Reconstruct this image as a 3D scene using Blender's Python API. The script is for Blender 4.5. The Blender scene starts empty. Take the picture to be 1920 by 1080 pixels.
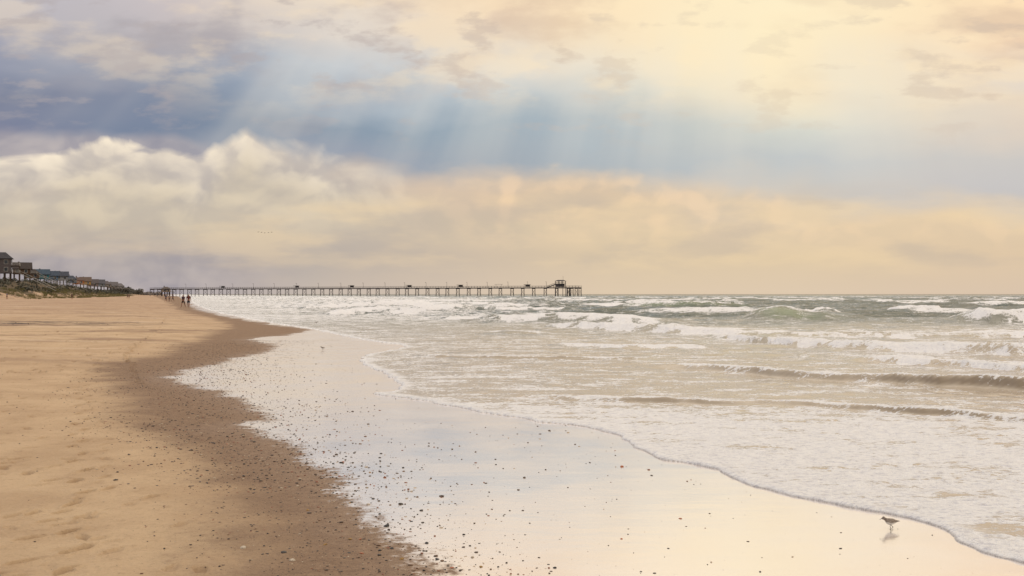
import bpy, bmesh, math, random
import numpy as np
from mathutils import Vector, Matrix
random.seed(7); rng=np.random.default_rng(11)
F=1867.0; H=1.8; HY=552.0
scene=bpy.context.scene
COL=scene.collection

# ------------------------------------------------------------ node helper
def lin(c):
    return tuple(((v/255)/12.92 if v/255<=0.04045 else ((v/255+0.055)/1.055)**2.4) for v in c)
class S:
    def __init__(s,t,k): s.t=t; s.k=k
    def _b(s,op,o,r=False):
        return M(s.t,op,o,s) if r else M(s.t,op,s,o)
    def __add__(s,o): return s._b('ADD',o)
    def __radd__(s,o): return s._b('ADD',o,True)
    def __sub__(s,o): return s._b('SUBTRACT',o)
    def __rsub__(s,o): return s._b('SUBTRACT',o,True)
    def __mul__(s,o): return s._b('MULTIPLY',o)
    def __rmul__(s,o): return s._b('MULTIPLY',o,True)
    def __truediv__(s,o): return s._b('DIVIDE',o)
    def __rtruediv__(s,o): return s._b('DIVIDE',o,True)
def put(t,inp,v):
    if isinstance(v,S): t.links.new(v.k,inp)
    elif isinstance(v,(tuple,list)):
        v=tuple(v)
        if len(inp.default_value)==4 and len(v)==3: v=v+(1,)
        inp.default_value=v
    else: inp.default_value=v
def M(t,op,*a,clamp=False):
    n=t.nodes.new('ShaderNodeMath'); n.operation=op; n.use_clamp=clamp
    for i,v in enumerate(a): put(t,n.inputs[i],v)
    return S(t,n.outputs[0])
def sstep(t,a,b,x,lo=0.0,hi=1.0,kind='SMOOTHSTEP'):
    n=t.nodes.new('ShaderNodeMapRange'); n.interpolation_type=kind
    n.clamp=True
    put(t,n.inputs[0],x)
    if a<=b: vals=(a,b,lo,hi)
    else: vals=(b,a,hi,lo)
    for i,v in enumerate(vals): n.inputs[1+i].default_value=v
    return S(t,n.outputs[0])
def vec(t,x,y,z=0.0):
    n=t.nodes.new('ShaderNodeCombineXYZ')
    for i,v in enumerate((x,y,z)): put(t,n.inputs[i],v)
    return S(t,n.outputs[0])
def sep(t,v):
    n=t.nodes.new('ShaderNodeSeparateXYZ'); put(t,n.inputs[0],v)
    return [S(t,o) for o in n.outputs]
DIM='3D'
def noise(t,v,scale=1.0,detail=4,rough=0.5,dist=0.0):
    n=t.nodes.new('ShaderNodeTexNoise'); n.noise_dimensions=DIM; put(t,n.inputs['Vector'],v)
    n.inputs['Scale'].default_value=scale; n.inputs['Detail'].default_value=detail
    n.inputs['Roughness'].default_value=rough; n.inputs['Distortion'].default_value=dist
    return S(t,n.outputs[0])
def voro(t,v,scale=1.0,feature='F1',out=0,smooth=0.5):
    n=t.nodes.new('ShaderNodeTexVoronoi'); n.voronoi_dimensions=DIM; n.feature=feature; put(t,n.inputs['Vector'],v)
    n.inputs['Scale'].default_value=scale
    if feature=='SMOOTH_F1': n.inputs['Smoothness'].default_value=smooth
    return S(t,n.outputs[out])
def mixc(t,f,a,b,mode='MIX'):
    n=t.nodes.new('ShaderNodeMix'); n.data_type='RGBA'; n.blend_type=mode
    put(t,n.inputs[0],f); put(t,n.inputs[6],a); put(t,n.inputs[7],b)
    return S(t,n.outputs[2])
def ramp(t,f,stops):
    n=t.nodes.new('ShaderNodeValToRGB'); put(t,n.inputs[0],f)
    r=n.color_ramp
    while len(r.elements)<len(stops): r.elements.new(0.5)
    for e,(p,c) in zip(r.elements,stops):
        e.position=p; 
    for e,(p,c) in zip(r.elements,stops):
        e.color=tuple(c)+(1,)
    return S(t,n.outputs[0])
def fcurve(t,f,pts,clampv=None):
    lo=min(p[1] for p in pts); hi=max(p[1] for p in pts)
    x0=pts[0][0]; x1=pts[-1][0]
    u=sstep(t,x0,x1,f,kind='LINEAR')
    r=ramp(t,u,[((p[0]-x0)/(x1-x0),((p[1]-lo)/(hi-lo),)*3) for p in pts])
    return r*(hi-lo)+lo
def attr(t,name):
    n=t.nodes.new('ShaderNodeAttribute'); n.attribute_name=name
    return S(t,n.outputs['Fac'])
def scalec(t,c,f):
    n=t.nodes.new('ShaderNodeVectorMath'); n.operation='SCALE'
    put(t,n.inputs[0],c); put(t,n.inputs[3],f); return S(t,n.outputs[0])
def newmat(name):
    m=bpy.data.materials.new(name); m.use_nodes=True
    t=m.node_tree; t.nodes.clear()
    o=t.nodes.new('ShaderNodeOutputMaterial'); return m,t,o
def princ(t,color,rough=0.6,normal=None,spec=0.5,ior=1.45,metal=0.0):
    n=t.nodes.new('ShaderNodeBsdfPrincipled')
    put(t,n.inputs['Base Color'],color); put(t,n.inputs['Roughness'],rough)
    put(t,n.inputs['Metallic'],metal); n.inputs['IOR'].default_value=ior
    put(t,n.inputs['Specular IOR Level'],spec)
    if normal is not None: put(t,n.inputs['Normal'],normal)
    return S(t,n.outputs[0])
def bump(t,h,strength=0.5,distance=0.01,normal=None):
    n=t.nodes.new('ShaderNodeBump'); put(t,n.inputs['Height'],h)
    put(t,n.inputs['Strength'],strength); n.inputs['Distance'].default_value=distance
    if normal is not None: put(t,n.inputs['Normal'],normal)
    return S(t,n.outputs[0])
def mixs(t,f,a,b):
    n=t.nodes.new('ShaderNodeMixShader'); put(t,n.inputs[0],f)
    t.links.new(a.k,n.inputs[1]); t.links.new(b.k,n.inputs[2]); return S(t,n.outputs[0])
def opos(t):
    n=t.nodes.new('ShaderNodeTexCoord'); return S(t,n.outputs['Object'])
def simple(name,c1,c2=None,scale=3.0,rough=0.7,bumpd=0.01,stretch=None):
    m,t,o=newmat(name); p=opos(t)
    if c2 is None: c2=tuple(v*0.6 for v in c1)
    if stretch:
        x,y,z=sep(t,p); p=vec(t,x*stretch[0],y*stretch[1],z*stretch[2])
    n=noise(t,p,scale,5,0.6)
    f=sstep(t,0.35,0.65,n)
    s=princ(t,mixc(t,f,c1,c2),rough,bump(t,n,0.5,bumpd))
    t.links.new(s.k,o.inputs[0]); return m

# ------------------------------------------------------------ numpy noise
_T=[np.random.default_rng(s).random((256,256)) for s in range(12)]
def vn(x,y,seed=0):
    xi=np.floor(x).astype(np.int64); yi=np.floor(y).astype(np.int64)
    fx=x-xi; fy=y-yi; fx=fx*fx*(3-2*fx); fy=fy*fy*(3-2*fy)
    T=_T[seed%12]; a=xi&255; b=yi&255; a1=(a+1)&255; b1=(b+1)&255
    return (T[a,b]*(1-fx)+T[a1,b]*fx)*(1-fy)+(T[a,b1]*(1-fx)+T[a1,b1]*fx)*fy
def fbm(x,y,octv=4,seed=0,g=0.5):
    s=0;a=1;w=0;c_,s_=0.8,0.6
    for i in range(octv):
        s=s+a*vn(x*2**i+13.7*i,y*2**i-7.3*i,seed+i); w+=a; a*=g
        x,y=c_*x-s_*y,s_*x+c_*y
    return s/w
def sm(x,a,b):
    t=np.clip((x-a)/(b-a),0,1); return t*t*(3-2*t)
def P2W(px,py,z=0.0):
    Y=(H-z)*F/(py-HY); return ((px-960)/F*Y,Y)
def catmull(p,n=3):
    p=[np.array(q,float) for q in p]; out=[]
    for i in range(len(p)-1):
        p0=p[max(i-1,0)];p1=p[i];p2=p[i+1];p3=p[min(i+2,len(p)-1)]
        for k in range(n):
            t=k/n
            out.append(0.5*((2*p1)+(-p0+p2)*t+(2*p0-5*p1+4*p2-p3)*t*t+(-p0+3*p1-3*p2+p3)*t**3))
    out.append(p[-1]); return out
def curve_world(pix,near,far,n=3):
    c=[P2W(*q) for q in catmull(pix,n)]
    return np.array([near]+c+far)
def sdist(X,Y,C):
    """positive on the seaward (+X) side"""
    best=np.full(X.shape,1e18); cross=np.zeros(X.shape,bool)
    for (ax,ay),(bx,by) in zip(C[:-1],C[1:]):
        dx=bx-ax; dy=by-ay; L=dx*dx+dy*dy
        t=np.clip(((X-ax)*dx+(Y-ay)*dy)/L,0,1)
        d=(X-ax-t*dx)**2+(Y-ay-t*dy)**2
        np.minimum(best,d,out=best)
        if dy!=0:
            m=((Y>=ay)!=(Y>=by))
            xi=ax+(Y-ay)*dx/dy
            cross^=(m&(xi<X))
    d=np.sqrt(best); return np.where(cross,d,-d)

pixA=[(400,1120),(440,1030),(390,930),(372,870),(300,820),(232,780),(215,740),(185,700),(200,684),(300,668),(345,650),(400,628),(432,612),(400,598),(350,586),(325,576),(315,567)]
pixB=[(830,1120),(775,1030),(700,972),(645,905),(575,860),(520,815),(450,797),(520,783),(450,752),(372,726),(305,707),(395,685),(470,664),(520,650),(468,636),(585,622),(530,611),(450,598),(400,588),(365,578),(352,568)]
pixC=[(2200,1130),(2040,1085),(1920,1055),(1840,1030),(1750,987),(1640,961),(1560,946),(1480,930),(1410,910),(1340,880),(1220,856),(1180,827),(1100,800),(1030,792),(950,780),(860,765),(790,750),(697,738),(745,733),(738,708),(695,690),(684,668),(762,650),(700,640),(640,629),(600,620),(520,607),(470,598),(420,588),(385,578),(362,567)]
A=curve_world(pixA,(-2,-60),[(-320,890),(-465,1300),(-1080,3000),(-7000,20000)])
B=curve_world(pixB,(-0.3,-60),[(-298,890),(-448,1300),(-1050,3000),(-6800,20000)])
C=curve_world(pixC,(12,-60),[(-290,890),(-440,1300),(-1040,3000),(-6700,20000)])
Tn=np.array([(-120,-100),(-122,100),(-130,200),(-146,300),(-175,400),(-228,560),(-310,800),(-378,1000),(-478,1300),(-1130,3000),(-7200,20000)],float)

foot=[]
Yt=6.4; k=0
while Yt<24:
    pxl=np.interp(Yt,[6,9,13,20,24],[110,120,128,135,150])+6*math.sin(Yt*0.9)+ (10 if k%2 else -10)
    foot.append(((pxl-960)/F*Yt*0.97,Yt,random.uniform(-0.3,0.3),random.uniform(0.022,0.036)))
    Yt+=0.52+random.uniform(-.05,.06); k+=1
for i in range(230):
    Yq=5.5+26*random.random()**1.2
    pxl=random.uniform(-60,380 if Yq<9 else 210)
    foot.append(((pxl-960)/F*Yq,Yq,random.uniform(-0.8,0.8),random.uniform(0.005,0.022)))
Yt=20
while Yt<70:
    pxl=np.interp(Yt,[20,28,45,70],[265,235,300,310])
    foot.append(((pxl-960)/F*Yt,Yt+random.uniform(-.1,.1),random.uniform(-.5,.5),0.07)); Yt+=0.55
for i in range(260):
    Yq=random.uniform(22,95); pxl=random.uniform(-20,np.interp(Yq,[22,40,95],[180,300,330]))
    foot.append(((pxl-960)/F*Yq,Yq,random.uniform(-.8,.8),random.uniform(.03,.06)))

def ground_z(X,Y,dA=None,dB=None,dC=None,dT=None,feet=True):
    X=np.asarray(X,float); Y=np.asarray(Y,float)
    if dB is None:
        dB=sdist(X,Y,B); dC=sdist(X,Y,C); dT=sdist(X,Y,Tn)
    inl=np.maximum(-dB,0)
    z=0.16*sm(inl,0.3,8)+0.16*sm(inl,6,30)+0.95*sm(inl,25,110)
    z=z-0.012*np.clip(dC,0,400)
    z=z+sm(inl,0.5,5)*(0.06*(fbm(X/1.7,Y/3.1,4,3)-0.5)+0.13*(fbm(X/6,Y/9,3,5)-.5)+0.035*(fbm(X/.35,Y/.5,4,1)-.5))
    z=z+sm(inl,15,60)*0.5*(fbm(X/18,Y/30,4,7)-.5)
    dd=np.maximum(-dT,0)
    z=z+(5.6*sm(dd,0,30)+1.8*sm(dd,0,8)*fbm(X/9,Y/14,3,2))*(0.75+0.5*fbm(X/30,Y/30,4,4))*(1-.34*sm(Y,430,850))
    return z
def gz(x,y):
    return float(ground_z(np.array([x]),np.array([y]))[0])

def grid_mesh(name,Xg,Yg,Zg,attrs,keep=None):
    R,Cn=Xg.shape
    idx=np.arange(R*Cn).reshape(R,Cn)
    q=np.stack([idx[:-1,:-1],idx[:-1,1:],idx[1:,1:],idx[1:,:-1]],-1).reshape(-1,4)
    co=np.stack([Xg.ravel(),Yg.ravel(),Zg.ravel()],-1)
    if keep is not None:
        kv=keep.ravel(); q=q[kv[q].any(1)]
        used=np.zeros(R*Cn,bool); used[q.ravel()]=True
        mp=np.cumsum(used)-1; q=mp[q]; co=co[used]
        attrs={k:v.ravel()[used] for k,v in attrs.items()}
    me=bpy.data.meshes.new(name)
    me.vertices.add(len(co)); me.vertices.foreach_set('co',co.astype(np.float32).ravel())
    me.loops.add(q.size); me.loops.foreach_set('vertex_index',q.astype(np.int32).ravel())
    me.polygons.add(len(q)); me.polygons.foreach_set('loop_start',np.arange(0,q.size,4,dtype=np.int32))
    me.polygons.foreach_set('loop_total',np.full(len(q),4,dtype=np.int32))
    me.polygons.foreach_set('use_smooth',np.ones(len(q),bool))
    me.update(calc_edges=True)
    for k,v in attrs.items():
        a=me.attributes.new(k,'FLOAT','POINT'); a.data.foreach_set('value',v.ravel().astype(np.float32))
    ob=bpy.data.objects.new(name,me); COL.objects.link(ob); return ob

# ------------------------------------------------------------ ground
rows=[-60,-20,-8,-3,0,2,3.5,4.6,5.3]
yy=1120.0
while True:
    Yv=H*F/(yy-HY)
    if Yv>50: break
    rows.append(Yv); yy-=0.9
while rows[-1]<20000: rows.append(rows[-1]*1.012)
rows=np.array(rows)
cols=np.concatenate([[-60,-20,-6,-2.5,-1.5,-1.1,-0.9],np.linspace(-0.78,0.6,1250),[0.8,1.2,2,6,20,60]])
Yg=np.repeat(rows[:,None],len(cols),1); Xg=cols[None,:]*(np.maximum(Yg,0)+6)
wob=0.10+0.012*np.clip(Yg,0,150)
Xw=Xg+wob*2*(fbm(Xg/1.1,Yg/1.4,4,1)-.5); Yw=Yg+wob*2*(fbm(Xg/1.1+50,Yg/1.4,4,2)-.5)
dA=sdist(Xw,Yw,A); dB=sdist(Xw,Yw,B); dC=sdist(Xg,Yg,C); dT=sdist(Xw,Yw,Tn)
Zg=ground_z(Xg,Yg,dA,dB,dC,dT)
jit=fbm(Xg*11,Yg*11,3,6)-.5
footm=np.zeros_like(Zg)
for (fx,fy,an,dep) in foot:
    i0=np.searchsorted(rows,fy-0.6); i1=np.searchsorted(rows,fy+0.6)
    X=Xg[i0:i1];Y=Yg[i0:i1]
    ca,sa=math.cos(an),math.sin(an)
    u=(X-fx)*ca+(Y-fy)*sa; v=-(X-fx)*sa+(Y-fy)*ca
    J=jit[i0:i1]
    r=np.sqrt((u/0.038)**2+(v/0.10)**2)+J*1.8
    big=1.0 if fy<25 else 1.6
    Zg[i0:i1]+=big*dep*(-1.2*np.exp(-r**4*0.8)+0.45*np.exp(-((r-1.45)/0.35)**2))
    footm[i0:i1]=np.maximum(footm[i0:i1],np.exp(-r**4)*min(1,dep/0.03))
ground=grid_mesh('ground',Xg,Yg,Zg,{'dA':dA,'dB':dB,'dC':dC,'dT':dT,'foot':footm})
ground['kind']='structure'; ground['label']='sandy beach with dry, damp and mirror-wet sand and low dunes'

m,t,o=newmat('beach_sand'); p=opos(t); x,y,z=sep(t,p)
a_=attr(t,'dA'); b_=attr(t,'dB'); T_=attr(t,'dT')
n_f=noise(t,p,9,6,0.65); n_m=noise(t,p,0.9,5,0.6); n_l=noise(t,vec(t,x*0.06,y*0.03),1,5,0.55)
n_g=noise(t,p,160,3,0.7); n_r=noise(t,p,32,5,.7)
dry=mixc(t,sstep(t,.35,.65,n_m),lin((193,165,134)),lin((211,184,151)))
dry=mixc(t,sstep(t,.4,.65,n_l)*0.5,dry,lin((184,154,125)))
dry=mixc(t,sstep(t,20.,130.,y)*0.5,dry,lin((166,136,116)))
dry=mixc(t,sstep(t,.52,.68,n_g*.5+n_r*.5)*0.6,dry,lin((126,100,80)))
dry=mixc(t,sstep(t,.55,.70,n_f)*0.30,dry,lin((160,130,104)))
dry=mixc(t,attr(t,'foot')*0.55,dry,lin((136,108,86)))  # footprint hollows tinted darker, their shade put into the sand colour
n_s=noise(t,vec(t,x*0.10,y*0.22),1,7,.72)
dry=mixc(t,sstep(t,.49,.63,n_s)*sstep(t,14.,36.,y)*0.65,dry,lin((138,111,94)))
pale=sstep(t,.53,.64,noise(t,vec(t,x*0.07+5.0,y*0.35),1,5,.6))*sstep(t,18.,35.,y)
dry=mixc(t,pale*0.5,dry,lin((216,192,166)))
wx=(x+27.0)/9.0; wy=(y-55.0)/6.0
wm=sstep(t,1.0,0.2,wx*wx+wy*wy)*sstep(t,.44,.56,noise(t,vec(t,x*0.35,y*0.9),1,5,.7))
dry=mixc(t,wm*0.85,dry,lin((70,62,62)))
deb=sstep(t,.60,.67,noise(t,vec(t,x*1.2,y*.5),1,6,.75))*sstep(t,20,42,y)
dry=mixc(t,deb*0.8,dry,lin((84,70,63)))
damp=mixc(t,sstep(t,.3,.7,n_f),lin((138,113,93)),lin((158,132,109)))
damp=mixc(t,sstep(t,.49,.62,n_g*.5+n_r*.5)*0.8,damp,lin((84,66,55)))
damp=mixc(t,sstep(t,.57,.69,n_r)*0.55,damp,lin((192,164,136)))
fa=sstep(t,-.55,.55,a_+(n_m-.5)*2.0+(n_f-.5)*0.7)
col=mixc(t,fa,dry,damp)
hgt=n_f*0.9+n_m*1.2+n_g*0.14+n_r*.4
bn=bump(t,hgt,1.0,0.045)
sand=princ(t,col,0.85,bn,0.2)
damps=princ(t,damp,0.45,bump(t,hgt,0.4,0.02),0.4)
sand=mixs(t,fa*sstep(t,-1.0,0.3,b_)*0.45,sand,damps)
veg=sstep(t,.5,-2.5,T_+5.0+(noise(t,p,0.22,6,.68)-.5)*40)
vc=mixc(t,sstep(t,.4,.6,noise(t,p,0.6,5,.7)),lin((58,58,48)),lin((108,94,76)))
sand=mixs(t,veg*.9,sand,princ(t,vc,0.9,bump(t,noise(t,p,1.5,4,.7),1,.6),0.1))
# wet mirror film
wn=noise(t,vec(t,x*1.0,y*2.2),1.4,5,0.55)
wb=bump(t,wn*1.0+noise(t,vec(t,x*6.0,y*16.0),1.,4,.6)*0.10,0.14,0.02)
gl=t.nodes.new('ShaderNodeBsdfGlossy'); put(t,gl.inputs['Color'],lin((252,250,252)))
put(t,gl.inputs['Roughness'],sstep(t,.3,.7,n_m,0.09,0.19)); put(t,gl.inputs['Normal'],wb)
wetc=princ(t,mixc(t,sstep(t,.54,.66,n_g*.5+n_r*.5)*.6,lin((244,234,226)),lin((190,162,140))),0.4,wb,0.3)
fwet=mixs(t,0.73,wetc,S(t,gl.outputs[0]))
fb=sstep(t,-.14,.16,b_+(n_f-.5)*1.1+(n_m-.5)*0.8)
out=mixs(t,fb,sand,fwet)
t.links.new(out.k,o.inputs[0]); ground.data.materials.append(m)

# ------------------------------------------------------------ water
rows=[-60,-20,-8,-3,0,2,3.5,4.6,5.3]; yy=1120.0
while True:
    Yv=H*F/(yy-HY)
    if Yv>55: break
    rows.append(Yv); yy-=0.8
while rows[-1]<250: rows.append(rows[-1]+max(0.7,rows[-1]*0.0055))
while rows[-1]<25000: rows.append(rows[-1]*1.009)
rows=np.array(rows)
cols=np.concatenate([np.linspace(-0.42,0.62,1050),[0.66,0.72,.8,.9,1.1,1.5,2.5,6,20,60]])
Yg=np.repeat(rows[:,None],len(cols),1); Xg=cols[None,:]*(np.maximum(Yg,0)+6)
wob=0.06+0.006*np.clip(Yg,0,150)
Xw=Xg+wob*2*(fbm(Xg*2.2,Yg*2.2,4,1)-.5); Yw=Yg+wob*2*(fbm(Xg*2.2+50,Yg*2.2,4,2)-.5)
d=sdist(Xw,Yw,C)
lip=0.036*np.sqrt(np.clip(d/0.06,0,1))*(0.7+0.6*fbm(Xg*6,Yg*6,3,8))
Z=np.where(d<0,-0.03,-0.004+lip)
Z+=0.020*sm(d,0.1,1.0)*(fbm(Xg*2.2,Yg*3.5,4,4)-.5)*2
cov=0.86-0.10*sm(d,1.0,6)+0.46*(fbm(Xg/2.4,Yg/0.9,4,3)-.5)
cov=cov-0.36*sm(Yg,12.5,18)
face=np.zeros_like(Z)
amp_s=sm(d,2,18)
def wave(pts,A,wf,wb,kind,L=2.0,wb_n=0.15,rough=0.3,seed=0):
    global Z,cov,face
    W=[P2W(a,b) for a,b,c in pts]; am=[c for a,b,c in pts]
    xs=np.array([w[0] for w in W]); ys=np.array([w[1] for w in W]); am=np.array(am,float)
    yl=float(np.median(ys)); lo,hi=np.searchsorted(rows,ys.min()*0.8-1),np.searchsorted(rows,ys.max()*1.2+L*2+8)
    sl=slice(lo,hi); X=Xg[sl];Y=Yg[sl]
    Yl=np.interp(X,xs,ys); Am=np.interp(X,xs,am,left=0,right=am[-1])*A
    Yl=Yl+wf+(fbm(X/(yl*0.10),X*0+seed,3,seed)-.5)*yl*wb_n+(fbm(X/(yl*.035),Y/(yl*.05),3,seed+2)-.5)*wf*0.8
    mod=0.25+1.3*fbm(X/(yl*0.11)+9,Y/(yl*.3)+seed*3.3,3,seed+1)
    Am=Am*mod
    dd=Y-Yl
    pr=np.where(dd<0,sm(dd,-wf,0),np.exp(-(np.maximum(dd,0)/wb)**2))
    an=Am/(A+1e-9)
    Z[sl]+=Am*pr
    n2=fbm(X/(yl*.02),Y/(yl*.02),3,seed+5)-.5
    bf=sm(dd+n2*L*.5,-wf*1.1,-wf*0.6)*(1-sm(dd+n2*L*1.2,L*0.2,L))*np.clip(an*1.8,0,1)
    if kind=='bore':
        Z[sl]+=Am*rough*pr*(fbm(X/(A*1.6),Y/(A*1.6),4,seed+3)-.5)*2
        cov[sl]=np.maximum(cov[sl],bf*1.0)
    else:
        fm=sm(dd+n2*wf*.7,-wf*1.1,-wf*0.6)*(1-sm(dd+n2*wf*.7,-wf*0.3,0.0))*np.clip((an-.35)*2.2,0,1)
        face[sl]=np.maximum(face[sl],fm)
        cr=sm(dd,-wf*.35,-wf*.05)*(1-sm(dd+n2*L,L*0.1,L))*np.clip(an*1.8,0,1)
        cov[sl]=cov[sl]*(1-fm*.8)+fm*.8*0.15
        cov[sl]=np.maximum(cov[sl],cr*0.92)
wave([(960,750,0),(1060,753,.7),(1250,760,1),(1480,768,.7),(1700,779,1),(1920,797,1.1),(2200,815,1)],0.095,0.26,0.6,'ripple',1.0,.05,seed=1)
wave([(1180,690,0),(1340,700,.6),(1500,712,.8),(1650,722,.8),(1780,731,1.1),(1920,735,1.2),(2300,738,1)],0.22,0.45,1.1,'ripple',1.8,.05,seed=2)
wave([(1600,680,0),(1690,685,.8),(1800,690,1),(1920,698,1.2),(2300,700,1)],0.17,0.45,2.2,'bore',3.5,.05,seed=3)
wave([(1340,636,0),(1400,642,.8),(1500,652,1),(1700,662,1),(1920,670,1),(2400,672,1)],0.28,0.8,2.5,'bore',7,.06,seed=4)
wave([(1000,650,0),(1080,651,.8),(1200,656,.9),(1310,655,.8),(1345,655,0),(2400,655,0)],0.14,0.4,1.0,'bore',2.0,.02,seed=5)
wave([(880,628,0),(940,628,1),(1000,628,1),(1040,628,0),(3000,628,0)],0.20,0.5,1.0,'ripple',1.4,.03,seed=6)
wave([(700,668,0),(820,672,.8),(1000,674,1),(1180,676,.6),(1260,677,0),(3000,680,0)],0.07,0.35,0.8,'ripple',1.0,.04,seed=8)
wave([(1000,612,0),(1080,616,.9),(1250,625,1),(1380,630,.8),(1500,632,.5),(1900,634,.6),(2400,634,.5)],0.30,0.9,3,'bore',12,.06,seed=7)
wave([(700,603,0),(800,601,.6),(900,601,.7),(1000,603,.8),(1200,606,.7),(1290,607,0),(2600,607,0)],0.32,1,4,'bore',12,.06,seed=8)
wave([(1400,603,0),(1450,603,.8),(1510,603,1.3),(1560,603,1.2),(1610,602,.6),(1660,602,0),(2600,600,0)],1.15,2.8,3.0,'ripple',12,.015,seed=9)
wave([(1440,599,0),(1490,599,1),(1560,599,1.3),(1610,599,.5),(1640,599,0),(2600,599,0)],0.65,1.6,2.2,'bore',10,.015,.8,seed=0)
wave([(1650,590,0),(1690,591,1),(1780,591,1),(1820,591,0),(3000,591,0)],0.75,1.8,3.5,'bore',11,.03,seed=1)
wave([(1820,605,0),(1870,606,1),(1960,606,1.3),(2400,605,1)],0.80,1.8,3.5,'bore',11,.03,seed=2)
wave([(560,590,0),(640,590,.8),(900,589,.9),(1150,589,.7),(1240,589,0),(3000,589,0)],0.50,1.6,4,'bore',14,.04,seed=3)
wave([(520,580,0),(600,579,.8),(900,578,.8),(1300,578,.6),(1400,578,0),(3000,579,0)],0.50,1.6,4,'bore',20,.04,seed=4)
wave([(1150,584,0),(1200,584,.9),(1300,585,1),(1400,585,.6),(1440,585,0),(3000,585,0)],0.6,2,4,'ripple',10,.04,seed=6)
ph=Yg/17.0+1.6*fbm(Xg/70,Yg/45,4,5)+0.012*Xg
cr=(0.5+0.5*np.cos(2*np.pi*ph)); crs=cr**3
msk=sm(fbm(Xg/26+3,Yg/30,4,9),0.38,0.62)
am=0.68*sm(Yg,38,95)*amp_s*(0.35+0.9*msk)*(1-0.35*sm(Yg,500,1500))
Z+=am*(crs-0.25)
Z+=0.36*sm(Yg,35,90)*amp_s*(fbm(Xg/5,Yg/3.5,5,2,.6)-.5)*2*(1-sm(Yg,600,1500))
Z+=0.07*sm(Yg,15,30)*sm(d,3,12)*(fbm(Xg/1.8,Yg/0.8,4,2)-.5)*2
far=sm(Yg,50,80)
brk=sm(crs*msk,0.35,0.75)*sm(fbm(Xg/6,Yg/9,4,10),.40,.56)
right=sm(Xg/np.maximum(Yg,1),-0.10,0.14)
surf=(0.60-0.42*right)*(1-sm(d,60,260))
covf=0.05+surf+0.3*(fbm(Xg/9,Yg/7,4,11)-.5)
cov=cov*(1-far)+np.maximum(covf,np.where(face>0.1,0,(cov-0.5)*2.0*(Yg<150)))*far
cov=np.maximum(cov,brk*0.85*far*(1-0.6*sm(Yg,250,900)))
cov=np.clip(cov,0,1)
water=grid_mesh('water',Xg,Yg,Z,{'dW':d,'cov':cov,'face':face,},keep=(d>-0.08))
water['kind']='structure'; water['label']='grey-green sea with rolling surf and lacy white foam'
m,t,o=newmat('sea_water'); p=opos(t); x,y,z=sep(t,p)
DIM='2D'
cv=attr(t,'cov'); fc=attr(t,'face'); dw=attr(t,'dW')
pn=vec(t,x,y*2.0)
wrp=noise(t,pn,1.3,4,.6); wrp2=noise(t,vec(t,x+31.0,y*1.6),1.9,3,.6)
pv=vec(t,x+(wrp-.5)*1.2,y*1.5+(wrp2-.5)*1.2)
lace=voro(t,pv,3.2,'DISTANCE_TO_EDGE')
lace2=voro(t,pv,8.5,'DISTANCE_TO_EDGE')
nb=noise(t,pn,0.9,8,.64); nf=noise(t,pn,7.0,6,.7)
pat=nb*0.68+nf*0.32-sstep(t,0.0,.28,lace)*0.10-sstep(t,0.0,.3,lace2)*0.06+0.05
thr=0.68-cv*0.40
foam=sstep(t,-0.035,0.05,pat-thr)
edgef=sstep(t,0.35,0.06,dw+(nf-.5)*.3)
foam=M(t,'MAXIMUM',foam,edgef*0.95)
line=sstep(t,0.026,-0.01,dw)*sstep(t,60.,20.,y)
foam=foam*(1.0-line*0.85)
tone=noise(t,pn,24,4,.75)
foamc=mixc(t,sstep(t,.34,.54,tone*.5+nf*.5),lin((204,204,214)),lin((247,246,247)))
fb_=bump(t,nf*1.2+tone*0.7+foam*0.6-sstep(t,0,.3,lace2)*.3,0.8,0.03)
fsh=princ(t,foamc,0.7,fb_,0.25)
shal=sstep(t,90.,10.,y)
wc=mixc(t,shal,lin((96,108,104)),lin((178,164,147)))
wc=mixc(t,fc*sstep(t,40,60,y)*.8,wc,lin((140,154,122)))
wc=mixc(t,fc*sstep(t,60,30,y)*0.8,wc,lin((124,110,94)))
wc=mixc(t,line*0.8,wc,lin((92,78,72)))  # dark band: thick edge water plus its contact shadow, painted into the colour
rp=noise(t,vec(t,x*0.7,y*1.8),3.0,6,.62)
rp2=noise(t,vec(t,x*0.25,y*0.6),1.2,7,.65)
nearf=sstep(t,35,90,y)
wbn=bump(t,rp,0.24,0.032)
wbn=bump(t,rp2,nearf,1.1,wbn)
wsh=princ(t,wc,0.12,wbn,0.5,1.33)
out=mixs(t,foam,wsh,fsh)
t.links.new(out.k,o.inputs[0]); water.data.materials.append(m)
DIM='3D'

# ------------------------------------------------------------ generic mesh helpers
def bm_box(bm,c,s,rot=None):
    r=bmesh.ops.create_cube(bm,size=1.0)
    for v in r['verts']:
        v.co=Vector((v.co.x*s[0],v.co.y*s[1],v.co.z*s[2]))
        if rot is not None: v.co=rot@v.co
        v.co+=Vector(c)
    return r['verts']
def bm_cyl(bm,a,b,r1,r2=None,seg=8):
    r2=r1 if r2 is None else r2
    a=Vector(a);b=Vector(b);d_=b-a
    q=d_.to_track_quat('Z','Y').to_matrix()
    r=bmesh.ops.create_cone(bm,cap_ends=True,segments=seg,radius1=r1,radius2=r2,depth=d_.length)
    for v in r['verts']: v.co=q@v.co+(a+b)/2
def obj_bm(name,bm,mat,parent=None,smooth=False,loc=None):
    me=bpy.data.meshes.new(name); bm.to_mesh(me); bm.free()
    if smooth:
        for f in me.polygons: f.use_smooth=True
    if mat: me.materials.append(mat)
    ob=bpy.data.objects.new(name,me); COL.objects.link(ob)
    if parent: ob.parent=parent
    if loc: ob.location=loc
    return ob
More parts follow.
